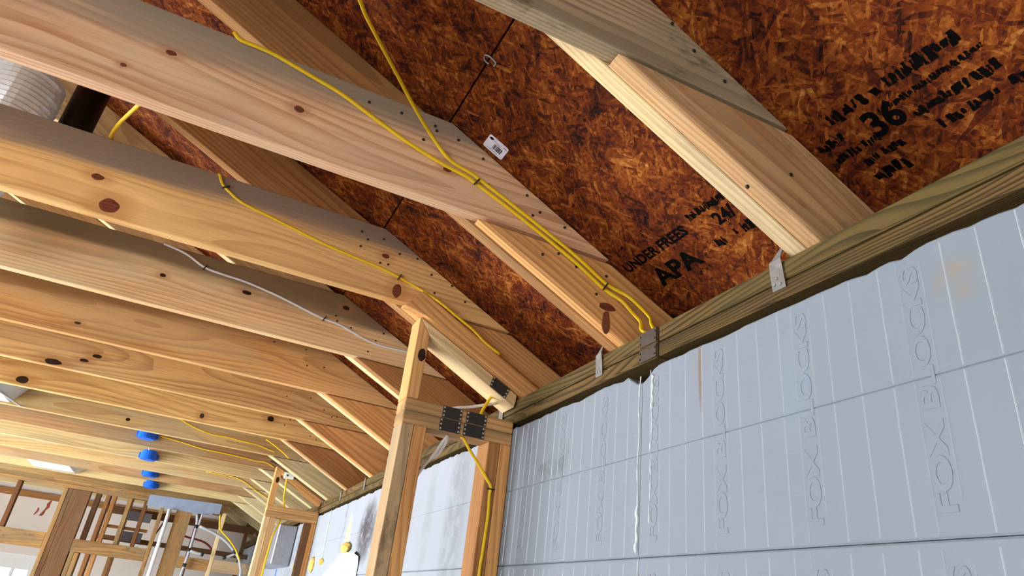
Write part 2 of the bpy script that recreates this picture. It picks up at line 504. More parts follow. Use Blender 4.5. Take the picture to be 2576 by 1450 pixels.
rows = [(JB - BH * (k + 1), JB - BH * k) for k in range(4, -1, -1)] + [(JB, 0.562)]
for ri, (z0, z1) in enumerate(rows):
    z0 = max(z0, -H)
    shift = 0.0 if ri >= 4 or (ri % 2) else 0.6096
    edges = [Y0] + [s - shift for s in seams if Y0 + 0.1 < s - shift < Y1 - 0.1] + [Y1]
    if ri >= 4: edges = [Y0, -0.002, 1.217, 1.95, 3.0, 4.63, 5.85, 7.07, 8.29, Y1]
    for a, b in zip(edges, edges[1:]):
        foam_block(a, b, z0, z1, ri == 5, ri >= 4)
# sealant in the joint beside the wall plate joint
for yy, za, zb, r, lump in ((1.226, 0.165, 0.545, 0.0019, 0.6), (1.181, 0.22, 0.54, 0.0014, 0.9), (1.224, 0.168, 0.262, 0.0042, 0.35), (1.178, 0.46, 0.535, 0.0030, 0.6), (1.218, -0.24, 0.155, 0.0016, 0.6)):
    tube('sealant_bead', [(D - 0.0005, yy + 0.002 * math.sin(i * 1.7), za + (zb - za) * i / 10) for i in range(11)], r, M_SEAL, wall_right, 1.0, 6, 3, lump, side=(1, 0, 0))
tube('sealant_bead', [(D - 0.0005, 4.63 - 0.03 * (0.56 - z) / 0.3, z) for z in (0.26, 0.36, 0.46, 0.555)], 0.006, M_SEAL, wall_right, 1.0, 6, 3, 0.2, side=(1, 0, 0))

# other walls of the room
def wall_with_holes(name, axis, pos, thick, a0, a1, z0, z1, holes, mat):
    """wall with rectangular openings; axis 'x' means the wall stands at x = pos"""
    us = sorted({a0, a1} | {h[0] for h in holes} | {h[1] for h in holes})
    zs = sorted({z0, z1} | {h[2] for h in holes} | {h[3] for h in holes})
    bm = bmesh.new()
    for u0, u1 in zip(us, us[1:]):
        for v0, v1 in zip(zs, zs[1:]):
            um, vm = (u0 + u1) / 2, (v0 + v1) / 2
            if any(h[0] < um < h[1] and h[2] < vm < h[3] for h in holes): continue
            c = []
            for t in (pos, pos + thick):
                for u, v in ((u0, v0), (u1, v0), (u1, v1), (u0, v1)):
                    c.append(bm.verts.new((t, u, v + H) if axis == 'x' else (u, t, v + H)))
            for f in ((0, 1, 2, 3), (7, 6, 5, 4), (0, 4, 5, 1), (1, 5, 6, 2), (2, 6, 7, 3), (3, 7, 4, 0)):
                bm.faces.new([c[i] for i in f])
    return structure(link(name, bm, mat))
wall_with_holes('wall_left', 'x', XL - 0.15, 0.15, Y0, Y1, -H, 0.9, [(3.5, 6.7, -H, 0.45), (0.1, 1.9, -0.95, 0.45)], M_DRY)
wall_with_holes('wall_near', 'y', Y0 - 0.15, 0.15, XL, XR, -H, 2.4, [(-4.2, -2.4, -0.85, 0.45)], M_DRY)
wall_with_holes('wall_far', 'y', Y1, 0.15, XL, XR + 0.3, -H, 2.45, [(-3.0, -1.45, -1.0, 0.152)], M_DRY)

# roof: felt above, strand boards below it
RX = -2.4
def zr(x): return 0.857 + SL * (D - x)      # underside of the boards
EAVE = 1.40
def roof_shell():
    bm = bmesh.new()
    pr = [(EAVE, zr(EAVE)), (RX, zr(RX)), (2 * RX - EAVE - 0.2, zr(EAVE + 0.2))]
    off = 0.014
    A = []
    for yy in (Y0 - 0.2, Y1 + 0.2):
        A.append([bm.verts.new((x, yy, z + off + H)) for x, z in pr] + [bm.verts.new((x, yy, z + off + 0.02 + H)) for x, z in pr[::-1]])
    n = 6
    for k in range(n):
        bm.faces.new((A[0][k], A[1][k], A[1][(k + 1) % n], A[0][(k + 1) % n]))
    bm.faces.new(A[0]); bm.faces.new(A[1][::-1])
    return structure(link('ceiling', bm, M_FELT))
ceiling = roof_shell()
ys = lambda k: 0.708 + 0.6055 * k
SEAM_X = 0.319
def panel(x0, x1, y0, y1):
    """strand board between down-slope x1 and up-slope x0; local X up the slope? no: local X along y, local Y up-slope"""
    L = (x1 - x0) / CT
    bm = bmesh.new()
    g = 0.0018
    vs = []
    for zt in (0, 0.0115):
        for lx, ly in ((g, g), (y1 - y0 - g, g), (y1 - y0 - g, L - g), (g, L - g)):
            vs.append(bm.verts.new((lx, ly, zt)))
    for f in ((0, 3, 2, 1), (4, 5, 6, 7), (0, 1, 5, 4), (1, 2, 6, 5), (2, 3, 7, 6), (3, 0, 4, 7)):
        bm.faces.new([vs[i] for i in f])
    bmesh.ops.bevel(bm, geom=list(bm.edges), offset=0.001, segments=1, affect='EDGES')
    o = link('sheathing_panel', bm, M_OSB)
    m = Matrix(((0, -CT, ST), (1, 0, 0), (0, ST, CT)))   # columns: along y, up-slope, roof normal
    m4 = m.to_4x4()
    m4.translation = Vector((x1, y0, zr(x1) + H))
    o.location = m4.translation; o.rotation_euler = m.to_euler()
    kid(o, ceiling)
    return o
pan = {}
W4 = 1.2192 * CT
for r, (xa, xb, ph) in enumerate(((SEAM_X, EAVE, 2), (SEAM_X - W4, SEAM_X, 0), (SEAM_X - 2 * W4, SEAM_X - W4, 2), (RX, SEAM_X - 2 * W4, 0))):
    js = [Y0 - 0.15] + [ys(k) + 0.057 for k in range(-3, 17) if (k - ph) % 4 == 0 and Y0 + 0.3 < ys(k) < Y1 - 0.3] + [Y1 + 0.15]
    for a, b in zip(js, js[1:]):
        pan[(r, round(a, 2))] = panel(xa, xb, a, b)
def panel_at(r, y):
    return max((p for p in pan.items() if p[0][0] == r and p[0][1] <= y + 0.01), key=lambda p: p[0][1])[1]
def stamp(txt, ya, yb, s0, h, row=0):
    """flat ink lettering on the underside of a board; reads towards the camera end, s0 = up-slope distance from the wall line"""
    me = text_mesh(txt, ya - yb, h, 0.0, 0.035)
    me.materials.append(M_INK)
    o = bpy.data.objects.new('stamp', me)
    COL.objects.link(o)
    x = D - s0 * CT
    m = Matrix(((0, -CT, -ST), (-1, 0, 0), (0, ST, -CT)))
    o.location = Vector((x, ya, zr(x) + H)) + Vector((-ST, 0, -CT)) * 0.0006
    o.rotation_euler = m.to_euler()
    kid(o, panel_at(row, (ya + yb) / 2))
    return o
stamp('UNDER FREES', 1.302, 1.062, -0.012, 0.030)
stamp('APA', 1.255, 1.095, -0.092, 0.052)
def smudged_print(ya, yb, s0, h, seed, fill=0.8):
    """a line of print smudged past reading: ragged ink strokes standing side by side"""
    rg = random.Random(seed)
    bm = bmesh.new()
    x, L = 0.0, ya - yb
    while x < L:
        wd = rg.uniform(0.12, 0.5) * h
        if rg.random() < fill:
            sk = rg.uniform(-0.2, 0.2) * h
            lo, hi = rg.uniform(-0.12, 0.25) * h, h * rg.uniform(0.7, 1.1)
            n = 4
            l_, r_ = [], []
            for i in range(n + 1):
                t = i / n
                j = rg.uniform(-0.06, 0.06) * h
                l_.append(bm.verts.new((x + sk * t + j, lo + (hi - lo) * t, 0)))
                r_.append(bm.verts.new((x + wd + sk * t - j, lo + (hi - lo) * t, 0)))
            for i in range(n): bm.faces.new((l_[i], r_[i], r_[i + 1], l_[i + 1]))
        x += wd + rg.uniform(0.0, 0.14) * h
    o = link('stamp', bm, M_INK)
    xw = D - s0 * CT
    m = Matrix(((0, -CT, -ST), (-1, 0, 0), (0, ST, -CT)))
    o.location = Vector((xw, ya, zr(xw) + H)) + Vector((-ST, 0, -CT)) * 0.0008
    o.rotation_euler = m.to_euler()
    kid(o, panel_at(0, (ya + yb) / 2))
smudged_print(1.035, 0.88, 0.010, 0.020, 1, 0.9)
stamp('24/16', 0.985, 0.885, -0.036, 0.034)
smudged_print(1.05, 0.88, -0.080, 0.024, 2, 0.7)
smudged_print(0.645, 0.42, 0.004, 0.024, 3, 0.95)
smudged_print(0.575, 0.40, -0.026, 0.011, 4, 1.0)
stamp('36', 0.606, 0.545, -0.062, 0.056)
smudged_print(0.70, 0.655, -0.030, 0.018, 5, 0.9)
smudged_print(0.69, 0.60, -0.064, 0.017, 6, 0.95)
smudged_print(0.655, 0.585, -0.095, 0.016, 7, 0.9)
smudged_print(0.665, 0.605, -0.135, 0.024, 8, 0.8)
smudged_print(0.535, 0.40, -0.068, 0.020, 9, 0.85)
smudged_print(0.52, 0.38, -0.105, 0.018, 10, 0.7)

# paper label with barcode on the boards
def sticker():
    bm = bmesh.new()
    Lx, Ly = 0.060, 0.049
    pts = []
    r = 0.005
    for cx, cy, a0 in ((Lx - r, Ly - r, 0), (r, Ly - r, 90), (r, r, 180), (Lx - r, r, 270)):
        for k in range(4):
            a = math.radians(a0 + 30 * k)
            pts.append((cx + r * math.cos(a), cy + r * math.sin(a)))
    f = bm.faces.new([bm.verts.new((x, y, 0)) for x, y in pts])
    e = bmesh.ops.extrude_face_region(bm, geom=[f])
    bmesh.ops.translate(bm, verts=[v for v in e['geom'] if isinstance(v, bmesh.types.BMVert)], vec=(0, 0, 0.0006))
    m = Matrix(((CT, 0, -ST), (0, -1, 0), (-ST, 0, -CT)))
    x = D - 0.487 * CT
    loc = Vector((x, 1.300, zr(x) + H)) + Vector((-ST, 0, -CT)) * 0.0012
    o = link('paper_label', bm, M_PAPER, None, loc, m.to_euler())
    tag(o, 'small white paper label with a barcode stuck to the roof boards', 'label')
    bm = bmesh.new()
    def q(x0, x1, y0, y1):
        bm.faces.new([bm.verts.new(v) for v in ((x0, y0, 0.0009), (x1, y0, 0.0009), (x1, y1, 0.0009), (x0, y1, 0.0009))])
    random.seed(3)
    xx = 0.023
    while xx < 0.049:
        ww = random.choice((0.0006, 0.0009, 0.0016, 0.0022))
        q(xx, xx + ww, 0.013, 0.031); xx += ww + random.choice((0.0005, 0.0007, 0.0011))
    for i in range(14): q(0.018 + i * 0.0016, 0.0192 + i * 0.0016, 0.0375, 0.0388)
    for i in range(10): q(0.027 + i * 0.0016, 0.0282 + i * 0.0016, 0.0335, 0.0346)
    for i in range(16): q(0.012 + i * 0.0019, 0.0134 + i * 0.0019, 0.0065, 0.0078)
    for i in range(5): q(0.046 + i * 0.0022, 0.0477 + i * 0.0022, 0.040, 0.0425)
    vs = [bm.verts.new((0.010 + 0.0062 * math.cos(a), 0.0395 + 0.0042 * math.sin(a), 0.0009)) for a in [2 * math.pi * k / 16 for k in range(13)]]
    bm.faces.new(vs)
    kid(link('print', bm, M_INK, None, loc, m.to_euler()), o)
sticker()

# seam clip between the boards
def clip(yy):
    c = Vector((SEAM_X, yy, zr(SEAM_X) + H)) + Vector((-ST, 0, -CT)) * 0.002
    u, v = Vector((-CT, 0, ST)), Vector((0, 1, 0))
    pts = [c + u * a * 0.011 + v * b * 0.009 for a, b in ((-1.6, 0.5), (-1.5, -0.9), (0.4, -1.0), (1.1, -0.2), (0.6, 0.9), (-0.5, 1.0))]
    tag(tube('panel_clip', [(p.x, p.y, p.z - H) for p in pts], 0.0022, M_STEEL, None, 1, 6, 4), 'small bent wire clip on the seam between two roof boards', 'clip')
clip(1.075)

# boards closing the eave, added to stop outside light leaking in
structure(ybox('eave_light_stop_1', EAVE - 0.03, EAVE - 0.005, Y0, Y1, 0.35, zr(EAVE) - 0.006, W_DARK))
structure(ybox('eave_light_stop_2', D + 0.25, EAVE - 0.032, Y0, Y1, 0.35, 0.362, W_DARK))

# ------------------------------------------------------------------ wall plates
PT, PM, PB = 0.651, 0.6105, 0.576
PY = 1.163
k = 0
for a, b, n in ((Y0 + 0.02, PY - 0.003, 'near'), (PY + 0.003, Y1 - 0.02, 'far')):
    o = ybox('wall_plate', D, D + 0.14, a, b, PM + 0.0015, PT, W_TREATED, 0.003)
    tag(o, 'upper dark treated plank on the foam wall, %s' % ('reaching under the grey mouldy joist' if n == 'near' else 'running on to the far stub wall'), 'plank')
    o = ybox('wall_plate', D, D + 0.14, a, b, PB, PM - 0.0015, W_TREATED, 0.003)
    tag(o, 'lower dark treated plank on the foam wall, %s' % ('reaching under the grey mouldy joist' if n == 'near' else 'running on to the far stub wall'), 'plank')

def nail_on(parent, p, n, r=0.0035, mat=None):
    bm = bmesh.new()
    bmesh.ops.create_cone(bm, cap_ends=True, segments=8, radius1=r, radius2=r * 0.8, depth=0.003)
    o = link('nail', bm, mat or M_NAIL, None, p, Vector(n).to_track_quat('Z', 'Y').to_euler())
    kid(o, parent)
for za, zb, w_ in ((PM + 0.003, PT - 0.001, 'upper'), (PB + 0.001, PM - 0.003, 'lower')):
    o = ybox('joint_plate', D - 0.003, D - 0.0003, 1.166, 1.229, za, zb, M_GREYPLATE, 0.0006)
    tag(o, 'dull grey metal plate over the plank joint on the foam wall, %s half' % w_, 'metal plate')
    for yy in (1.170, 1.225):
        for t in (0.25, 0.75):
            nail_on(o, (D - 0.0035, yy, za + (zb - za) * t + H), (-1, 0, 0), 0.0028, M_STAPLE)

# ------------------------------------------------------------------ frames: joists, rafters, blocks
ZB, ZJ = 0.877, 1.110
T = 0.0375
def zbot(x): return 0.665 + SL * (D - x)
order = ['first', 'second', 'third', 'fourth', 'fifth', 'sixth', 'seventh', 'eighth', 'ninth', 'tenth', 'eleventh', 'twelfth', 'thirteenth', 'fourteenth', 'fifteenth', 'sixteenth']
KN = {0: [],
 1: [(-0.303, 0.129, 0.011, 0.007, 0), (-0.372, 0.058, 0.006, 0.005, 0), (-0.027, 0.107, 0.011, 0.009, 0), (0.333, 0.091, 0.011, 0.006, 0)],
 2: [(-0.479, 0.105, 0.016, 0.010, 0), (-0.423, 0.031, 0.024, 0.023, 0), (0.400, 0.030, 0.014, 0.024, 0), (0.342, 0.136, 0.012, 0.008, 0)],
 3: [(-0.313, 0.113, 0.010, 0.007, 1), (-0.027, 0.133, 0.018, 0.008, 1), (0.341, 0.181, 0.014, 0.009, 1)],
 4: [(-0.62, 0.05, 0.012, 0.006, 1)],
 5: [(-0.604, 0.089, 0.022, 0.009, 1), (-0.771, 0.017, 0.036, 0.014, 1), (-0.650, 0.055, 0.02, 0.008, 1)],
 6: [(-0.995, 0.033, 0.030, 0.020, 1), (-0.073, 0.038, 0.013, 0.014, 1), (0.306, 0.105, 0.020, 0.016, 1)],
 7: [(-0.498, 0.048, 0.014, 0.010, 1)], 8: [(-0.36, 0.10, 0.03, 0.02, 0)]}
NA = {0: [(0.583, 0.956), (0.651, 0.918), (0.535, 0.996), (0.692, 0.704), (0.795, 0.772)],
1: [(0.116, 1.075), (0.196, 1.08), (0.261, 1.028), (0.283, 1.08), (0.289, 1.068), (0.347, 1.065), (0.418, 1.038), (0.442, 0.969), (0.548, 0.979), (0.589, 0.943), (0.57, 0.927), (0.662, 0.925), (0.609, 0.828), (0.652, 0.845), (0.705, 0.825), (0.767, 0.768), (0.793, 0.827)],
2: [(0.251, 1.072), (0.275, 1.051), (0.258, 1.02), (0.324, 1.07), (0.444, 1.038), (0.5, 0.997), (0.575, 0.98), (0.628, 0.938), (0.329, 0.984), (0.384, 1.035), (0.355, 0.987), (0.521, 0.937)],
3: [(0.484, 0.957), (0.463, 0.905), (0.378, 0.983), (0.35, 1.053), (0.32, 0.995), (0.509, 0.995), (0.311, 1.015)],
4: [(0.39, 0.993), (0.291, 1.056), (0.145, 1.055), (0.313, 0.982)],
5: [(0.313, 0.981), (0.437, 1.0), (0.361, 0.862), (0.571, 0.923), (0.521, 0.952), (0.598, 0.929)],
6: [(0.395, 0.962), (0.601, 0.914), (0.56, 0.928), (0.637, 0.939)]}
def halo(k): return [(x, z, rx, rz, None) for x, z, rx, rz, d in KN[k]]
JM = {  # where a top colour is given, it also carries painted shade
 0: wood('joist_wood_0', lin((206, 174, 132)), lin((112, 80, 50)), lin((150, 138, 114)), 0.6, mold=0.8, contrast=0.7),
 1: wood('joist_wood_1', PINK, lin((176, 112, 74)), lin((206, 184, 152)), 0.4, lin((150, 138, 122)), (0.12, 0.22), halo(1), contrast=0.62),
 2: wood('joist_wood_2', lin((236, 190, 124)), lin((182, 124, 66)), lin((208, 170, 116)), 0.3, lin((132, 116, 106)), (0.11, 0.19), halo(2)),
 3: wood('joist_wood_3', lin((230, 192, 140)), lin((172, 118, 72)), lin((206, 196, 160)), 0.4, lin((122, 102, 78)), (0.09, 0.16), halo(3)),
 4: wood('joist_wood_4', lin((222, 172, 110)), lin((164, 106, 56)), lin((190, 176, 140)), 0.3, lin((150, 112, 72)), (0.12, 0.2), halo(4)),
 5: wood('joist_wood_5', lin((226, 184, 122)), lin((150, 96, 52)), lin((190, 176, 136)), 0.3, None, knots=halo(5)),
 6: wood('joist_wood_6', lin((234, 196, 130)), lin((172, 118, 62)), None, 0.0, None, knots=halo(6))}
LATE = [wood('joist_wood_7', lin((212, 190, 136)), lin((168, 132, 84)), lin((190, 182, 146)), 0.3),
        wood('joist_wood_8', lin((206, 176, 120)), lin((160, 118, 70)), lin((176, 170, 140)), 0.4),
        wood('joist_wood_9', lin((186, 150, 104)), lin((142, 102, 64)), lin((160, 150, 122)), 0.4)]
jl = {0: 'grey mould-stained ceiling joist, the only greenish-grey one',
      1: 'pinkish pine ceiling joist with two yellow cables running down its face',
      2: 'orange pine ceiling joist with a large red-brown knot and one yellow cable',
      3: 'pale and brown ceiling joist with a single white cable stapled along it',
      4: 'plain tan ceiling joist just behind the one with the white cable',
      5: 'ceiling joist with a dark ragged hole in its lower edge',
      6: 'yellowish ceiling joist with a round black knot near its lower edge'}
jn = ['grey mouldy joist', 'pinkish joist with two yellow cables', 'orange joist with the large knot', 'joist with the white cable', 'plain tan joist', 'joist with the ragged dark hole', 'joist with the round black knot']
JO, BO = {}, {}
BM = [wood('block_wood_0', lin((222, 180, 128)), lin((162, 108, 62)), lin((150, 140, 116)), 0.35, mold=0.55), W_ORANGE, W_ORANGE, W_BROWN, W_ORANGE, W_ORANGE, W_BROWN, W_PALE]
W_MID = wood('pine_mid_brown', lin((186, 138, 86)), lin((118, 76, 42)), lin((150, 120, 86)), 0.3)
RM = [W_PALE, W_MID, W_MID, W_PALE, W_PALE, W_PALE, W_PALE, W_PALE]
for k in range(0, 16):
    yk = ys(k)
    xe = D - (ZB - 0.857) / SL        # joist bottom meets the boards
    xt = D - (ZJ - 0.857) / SL
    far = k > 12
    x0 = -4.4 if not far else -3.2
    bottom_end = xe - 0.004
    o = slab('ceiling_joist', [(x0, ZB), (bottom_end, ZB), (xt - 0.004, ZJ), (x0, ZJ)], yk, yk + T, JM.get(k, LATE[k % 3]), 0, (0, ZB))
    if k in jl: lab = jl[k]
    elif not far: lab = '%s ceiling joist, counting the grey mouldy one as first' % order[k]
    else: lab = '%s ceiling joist beyond the far stud wall' % order[k - 13]
    tag(o, lab, 'joist', 'ceiling joists')
    JO[k] = o
    # rafter behind the joist
    xa = EAVE - 0.05
    o = slab('rafter', [(RX + 0.03, zbot(RX + 0.03)), (D, zbot(D)), (D + 0.004, PT + 0.002), (xa, PT + 0.002), (xa, zr(xa) - 0.002), (RX + 0.03, zr(RX + 0.03) - 0.002)] if zr(xa) > PT + 0.05 else
             [(RX + 0.03, zbot(RX + 0.03)), (D + 0.02, zbot(D + 0.02)), (1.18, PT + 0.002), (1.18, zr(1.18) - 0.002), (RX + 0.03, zr(RX + 0.03) - 0.002)],
             yk + T + 0.0005, yk + 2 * T, (RM[k] if k < 7 else W_FAR), TH, (0.4, zbot(0.4)))
    tag(o, 'sloping roof rafter fixed behind the %s' % (jn[k] if k < 7 else (order[k] + ' joist, counting the grey one as first' if not far else order[k - 13] + ' joist beyond the far stud wall')), 'rafter', 'roof rafters')
    if far: continue
    # filler block below the joist
    g = 0.0075 if k < 3 else 0.004
    xs = D - (ZB - g - 0.665) / SL
    blk = [(xs, ZB - g), (D + 0.02, zbot(D + 0.02)), (D + 0.024, PT + 0.002), (1.15, PT + 0.002), (1.15, zr(1.15) - 0.003), (xe + 0.004, ZB - g)]
    if k == 2 or k == 7: pass
    o = slab('filler_block', blk, yk + 0.001, yk + T, (BM[k] if k < 7 else W_FAR), TH, (0.42, 0.87), 0.003 if k != 1 else 0.006)
    tag(o, 'tapered board packed under the end of the %s' % (jn[k] if k < 7 else order[k] + ' joist, counting the grey one as first'), 'board', 'tapered boards under the joist ends')
    BO[k] = o

def knot(parent, x, y, z, rx, rz, dark):
    bm = bmesh.new()
    n = 18
    sd = x * 31 + z * 17
    rim = [bm.verts.new((rx * (1 + 0.22 * noise.noise(Vector((math.cos(a), math.sin(a), sd)))) * math.cos(a), 0, rz * (1 + 0.22 * noise.noise(Vector((math.cos(a), math.sin(a), sd + 5)))) * math.sin(a))) for a in [2 * math.pi * i / n for i in range(n)]]
    inn = [bm.verts.new((v.co.x * 0.72, -0.0012, v.co.z * 0.72)) for v in rim]
    mid = bm.verts.new((0, -0.0006, 0))
    for i in range(n):
        j = (i + 1) % n
        bm.faces.new((rim[i], rim[j], inn[j], inn[i])); bm.faces.new((inn[i], inn[j], mid))
    o = link('knot', bm, M_KNOTD if dark else M_KNOT, None, (x, y - 0.0002, z + H))
    o['label'] = 'dark knot' if dark else 'red-brown knot'
    kid(o, parent)
for k in range(9):
    for x, z, rx, rz, d in KN[k]: knot(JO[k], x, ys(k), ZB + z, rx, rz, d)
for k, lst in NA.items():
    for x, z in lst:
        nail_on(JO[k] if z > ZB else BO[k], (x, ys(k) + (0 if z > ZB else 0.001) - 0.001, z + H), (0, -1, 0), 0.0041, M_STAPLE)
knot(BO[1], 0.871 if False else 0.80, ys(1) + 0.001, 0.742, 0.024, 0.010, 0)
knot(BO[1], 0.80, ys(1) + 0.001, 0.700, 0.012, 0.034, 0)
# metal straps tying the rafters to the wall plates
def strap(k, loc):
    yr = ys(k) + 2 * T
    e = D - 0.0015
    cl = [((e + 0.05, yr + 0.001, 0.735), (0.5, 0, 0.85)), ((e + 0.012, yr + 0.004, 0.69), (0.7, 0.5, 0.3)), ((e - 0.002, yr + 0.021, 0.655), (0.1, 1, 0)), ((e, yr + 0.020, 0.63), (0, 1, 0)), ((e, yr + 0.016, 0.594), (0, 1, 0))]
    bm = bmesh.new()
    rows = []
    for (p, d) in cl:
        dv = Vector(d).normalized() * 0.0155
        pv = Vector(p) + Vector((0, 0, H))
        nrm = Vector((-1, -0.2, 0)).normalized() * 0.0016
        rows.append([bm.verts.new(pv - dv), bm.verts.new(pv + dv), bm.verts.new(pv + dv + nrm), bm.verts.new(pv - dv + nrm)])
    for a, b in zip(rows, rows[1:]):
        for i in range(4):
            bm.faces.new((a[i], a[(i + 1) % 4], b[(i + 1) % 4], b[i]))
    bm.faces.new(rows[0]); bm.faces.new(rows[-1])
    o = link('metal_strap', bm, M_STRAP)
    tag(o, 'twisted grey metal strap %s' % loc, 'strap', 'metal straps on the wall planks')
    for dy, dz in ((0.012, 0.604), (0.026, 0.606), (0.02, 0.617)):
        nail_on(o, (e - 0.0022, yr + dy, dz + H), (-1, 0, 0), 0.0036, M_STEEL)
strap(0, 'below the grey mouldy rafter end at the top right'); strap(1, 'on the wall planks beside the grey joint plate'); strap(5, 'on the wall planks just left of the near studs'); strap(6, 'on the wall planks, farthest left of all')
strap(2, 'on the wall planks behind the near double plank')

# ------------------------------------------------------------------ stub walls against the foam wall
def part(o, parent, label=None):
    kid(o, parent)
    if label: o['label'] = label
    return o
def nail_plate(poly, y, parent):
    o = part(slab('nail_plate', poly, y - 0.003, y - 0.0002, M_BLACK, 0, bevel=0.0005), parent, 'black steel nail plate')
    (ax, az), (bx, bz), (cx, cz), (dx, dz) = poly
    for t in (0.15, 0.5, 0.85):
        nail_on(o, (ax + (dx - ax) * t + 0.004, y - 0.003, az + (dz - az) * t + H), (0, -1, 0))
        nail_on(o, (bx + (cx - bx) * t - 0.004, y - 0.003, bz + (cz - bz) * t + H), (0, -1, 0))
def stub(y0, near):
    y1 = y0 + 0.089
    P = 0.502
    r = empty('stub_wall', (0.667, y0 + 0.045, 0))
    tag(r, 'nearer short stud wall against the foam wall, with black steel plates on its top' if near else 'farther short stud wall against the foam wall, with a white electrical box on it', 'stud wall')
    part(stud('wall_stud', 0.490, 0.5275, y0, y1, -H, P - 0.0005, W_GREY if near else W_PALE), r, 'grey weathered stud' if near else None)
    part(stud('wall_stud', 0.5285, 0.566, y0, y1, -H, P - 0.0005, W_ORANGE if near else W_PINE), r)
    part(stud('wall_stud', 0.768, 0.8055, y0, y1, -H, P - 0.0005, W_BROWN if near else W_RED), r)
    part(stud('wall_stud', 0.8065, 0.8435, y0, y1, -H, P - 0.0005, W_ORANGE), r)
    m = wood('plate_wood', lin((206, 164, 108)), lin((150, 106, 64)), lin((112, 96, 76)), 0.6)
    part(slab('top_plate', rect(0.489, 0.8435, P, P + 0.0375), y0, y1, m, 0, bevel=0.003), r)
    part(slab('top_plate', rect(0.489, 0.8435, P + 0.0382, P + 0.076), y0, y1, m, 0, bevel=0.003), r)
    ck = wood('short_stud_wood_n' if near else 'short_stud_wood_f', lin((216, 168, 108)), lin((168, 112, 62)), None)
    ss_ = part(slab('short_stud', [(0.4885, P + 0.0765), (0.5265, P + 0.0765), (0.5265, 0.784), (0.487, 0.838)], y0, y1, ck, -math.pi / 2), r)
    knot(ss_, 0.512, y0, 0.715 if near else 0.745, 0.012, 0.021, 1)
    part(slab('sloping_plate', [(0.4885, 0.838), (0.5275, 0.7835), (0.838, 0.623), (0.843, 0.648), (0.843, 0.6655)], y0, y1, W_PALE if near else W_ORANGE, TH), r)
    part(slab('nailer', [(0.426, 0.852), (0.475, 0.915), (0.955, 0.671), (0.955, 0.654), (0.876, 0.654), (0.495, 0.8375)], y0 - 0.022, y0 + 0.0135, W_ORANGE if near else W_RED, TH), r, None if near else 'red-brown sloping board')
    return r
stub_near = stub(1.903, True)
stub_far = stub(5.08, False)
for pl in (rect(0.607, 0.669, 0.542, 0.577), rect(0.603, 0.668, 0.5015, 0.539), rect(0.684, 0.750, 0.542, 0.577), rect(0.680, 0.748, 0.5015, 0.539), [(0.745, 0.673), (0.802, 0.645), (0.815, 0.677), (0.755, 0.7065)]):
    nail_plate(pl, 1.9028, stub_near)

# ------------------------------------------------------------------ cables
def cable(pts, r, mat, label, flat=0.6):
    return tag(tube('electric_cable', pts, r, mat, None, flat), label, 'cable', 'electric cables')
def onface(y, xz): return [(x, y, z) for x, z in xz]
y1f = ys(1) - 0.0055
c1 = onface(y1f, [(-0.205, 1.118), (-0.188, 1.104), (-0.150, 1.103), (-0.105, 1.099), (-0.018, 1.080), (0.051, 1.064), (0.155, 1.025), (0.229, 0.999), (0.314, 0.977), (0.378, 0.966), (0.405, 0.957), (0.513, 0.915), (0.618, 0.870), (0.701, 0.832), (0.785, 0.786)]) + [(0.830, 1.296, 0.762), (0.852, 1.282, 0.732), (0.862, 1.258, 0.70), (0.85, 1.235, 0.668), (0.85, 1.22, 0.655)]
cable(c1, 0.0056, M_YEL, 'lower yellow cable stapled down the face of the pinkish joist')
c2 = [(-0.06, 0.86, 1.06), (0.022, 1.0, 1.044), (0.078, 1.08, 1.049), (0.147, 1.17, 1.057), (0.206, 1.23, 1.045), (0.274, 1.286, 1.026), (0.330, 1.300, 0.990), (0.392, y1f - 0.003, 0.977), (0.424, y1f - 0.003, 0.965), (0.519, y1f - 0.003, 0.927), (0.625, y1f - 0.003, 0.882), (0.708, y1f - 0.003, 0.844), (0.790, y1f - 0.003, 0.800)] + [(0.845, 1.292, 0.778), (0.868, 1.272, 0.748), (0.880, 1.245, 0.712), (0.864, 1.215, 0.680), (0.862, 1.20, 0.658)]
cable(c2, 0.0056, M_YEL, 'upper yellow cable hanging free from the roof onto the pinkish joist')
y2f = ys(2) - 0.004
cable([(-0.20, y2f + 0.02, 1.118)] + onface(y2f, [(-0.192, 1.106), (-0.177, 1.080), (-0.155, 1.063), (-0.108, 1.039), (-0.023, 1.022), (0.078, 1.002), (0.167, 0.985), (0.258, 0.974), (0.336, 0.965), (0.391, 0.954), (0.461, 0.936)]) + [(0.528, 1.876, 0.892), (0.60, 1.877, 0.858), (0.655, 1.878, 0.832), (0.70, 1.878, 0.802), (0.757, 1.878, 0.776)], 0.0045, M_YEL, 'thin yellow cable along the orange joist with the large knot', 0.7)
cable([(-0.33, 1.40, 0.95), (-0.361, 1.5, 0.979), (-0.43, 1.70, 1.04), (-0.4795, 1.87, 1.095), (-0.49, 1.925, 1.118), (-0.5, 2.0, 1.12)], 0.006, M_YEL, 'short yellow cable crossing between the pinkish and orange joists', 0.8)
y3f = ys(3) - 0.004
cable([(-0.35, y3f + 0.02, 1.114)] + onface(y3f, [(-0.336, 1.107), (-0.264, 1.093), (-0.192, 1.062), (-0.126, 1.054), (-0.039, 1.049), (0.084, 1.029), (0.180, 1.007), (0.261, 0.989), (0.341, 0.979), (0.444, 0.949), (0.510, 0.941), (0.609, 0.943), (0.698, 0.941), (0.782, 0.93)]), 0.0045, M_WHITEC, 'white cable along the third joist, passing behind the short post', 0.7)
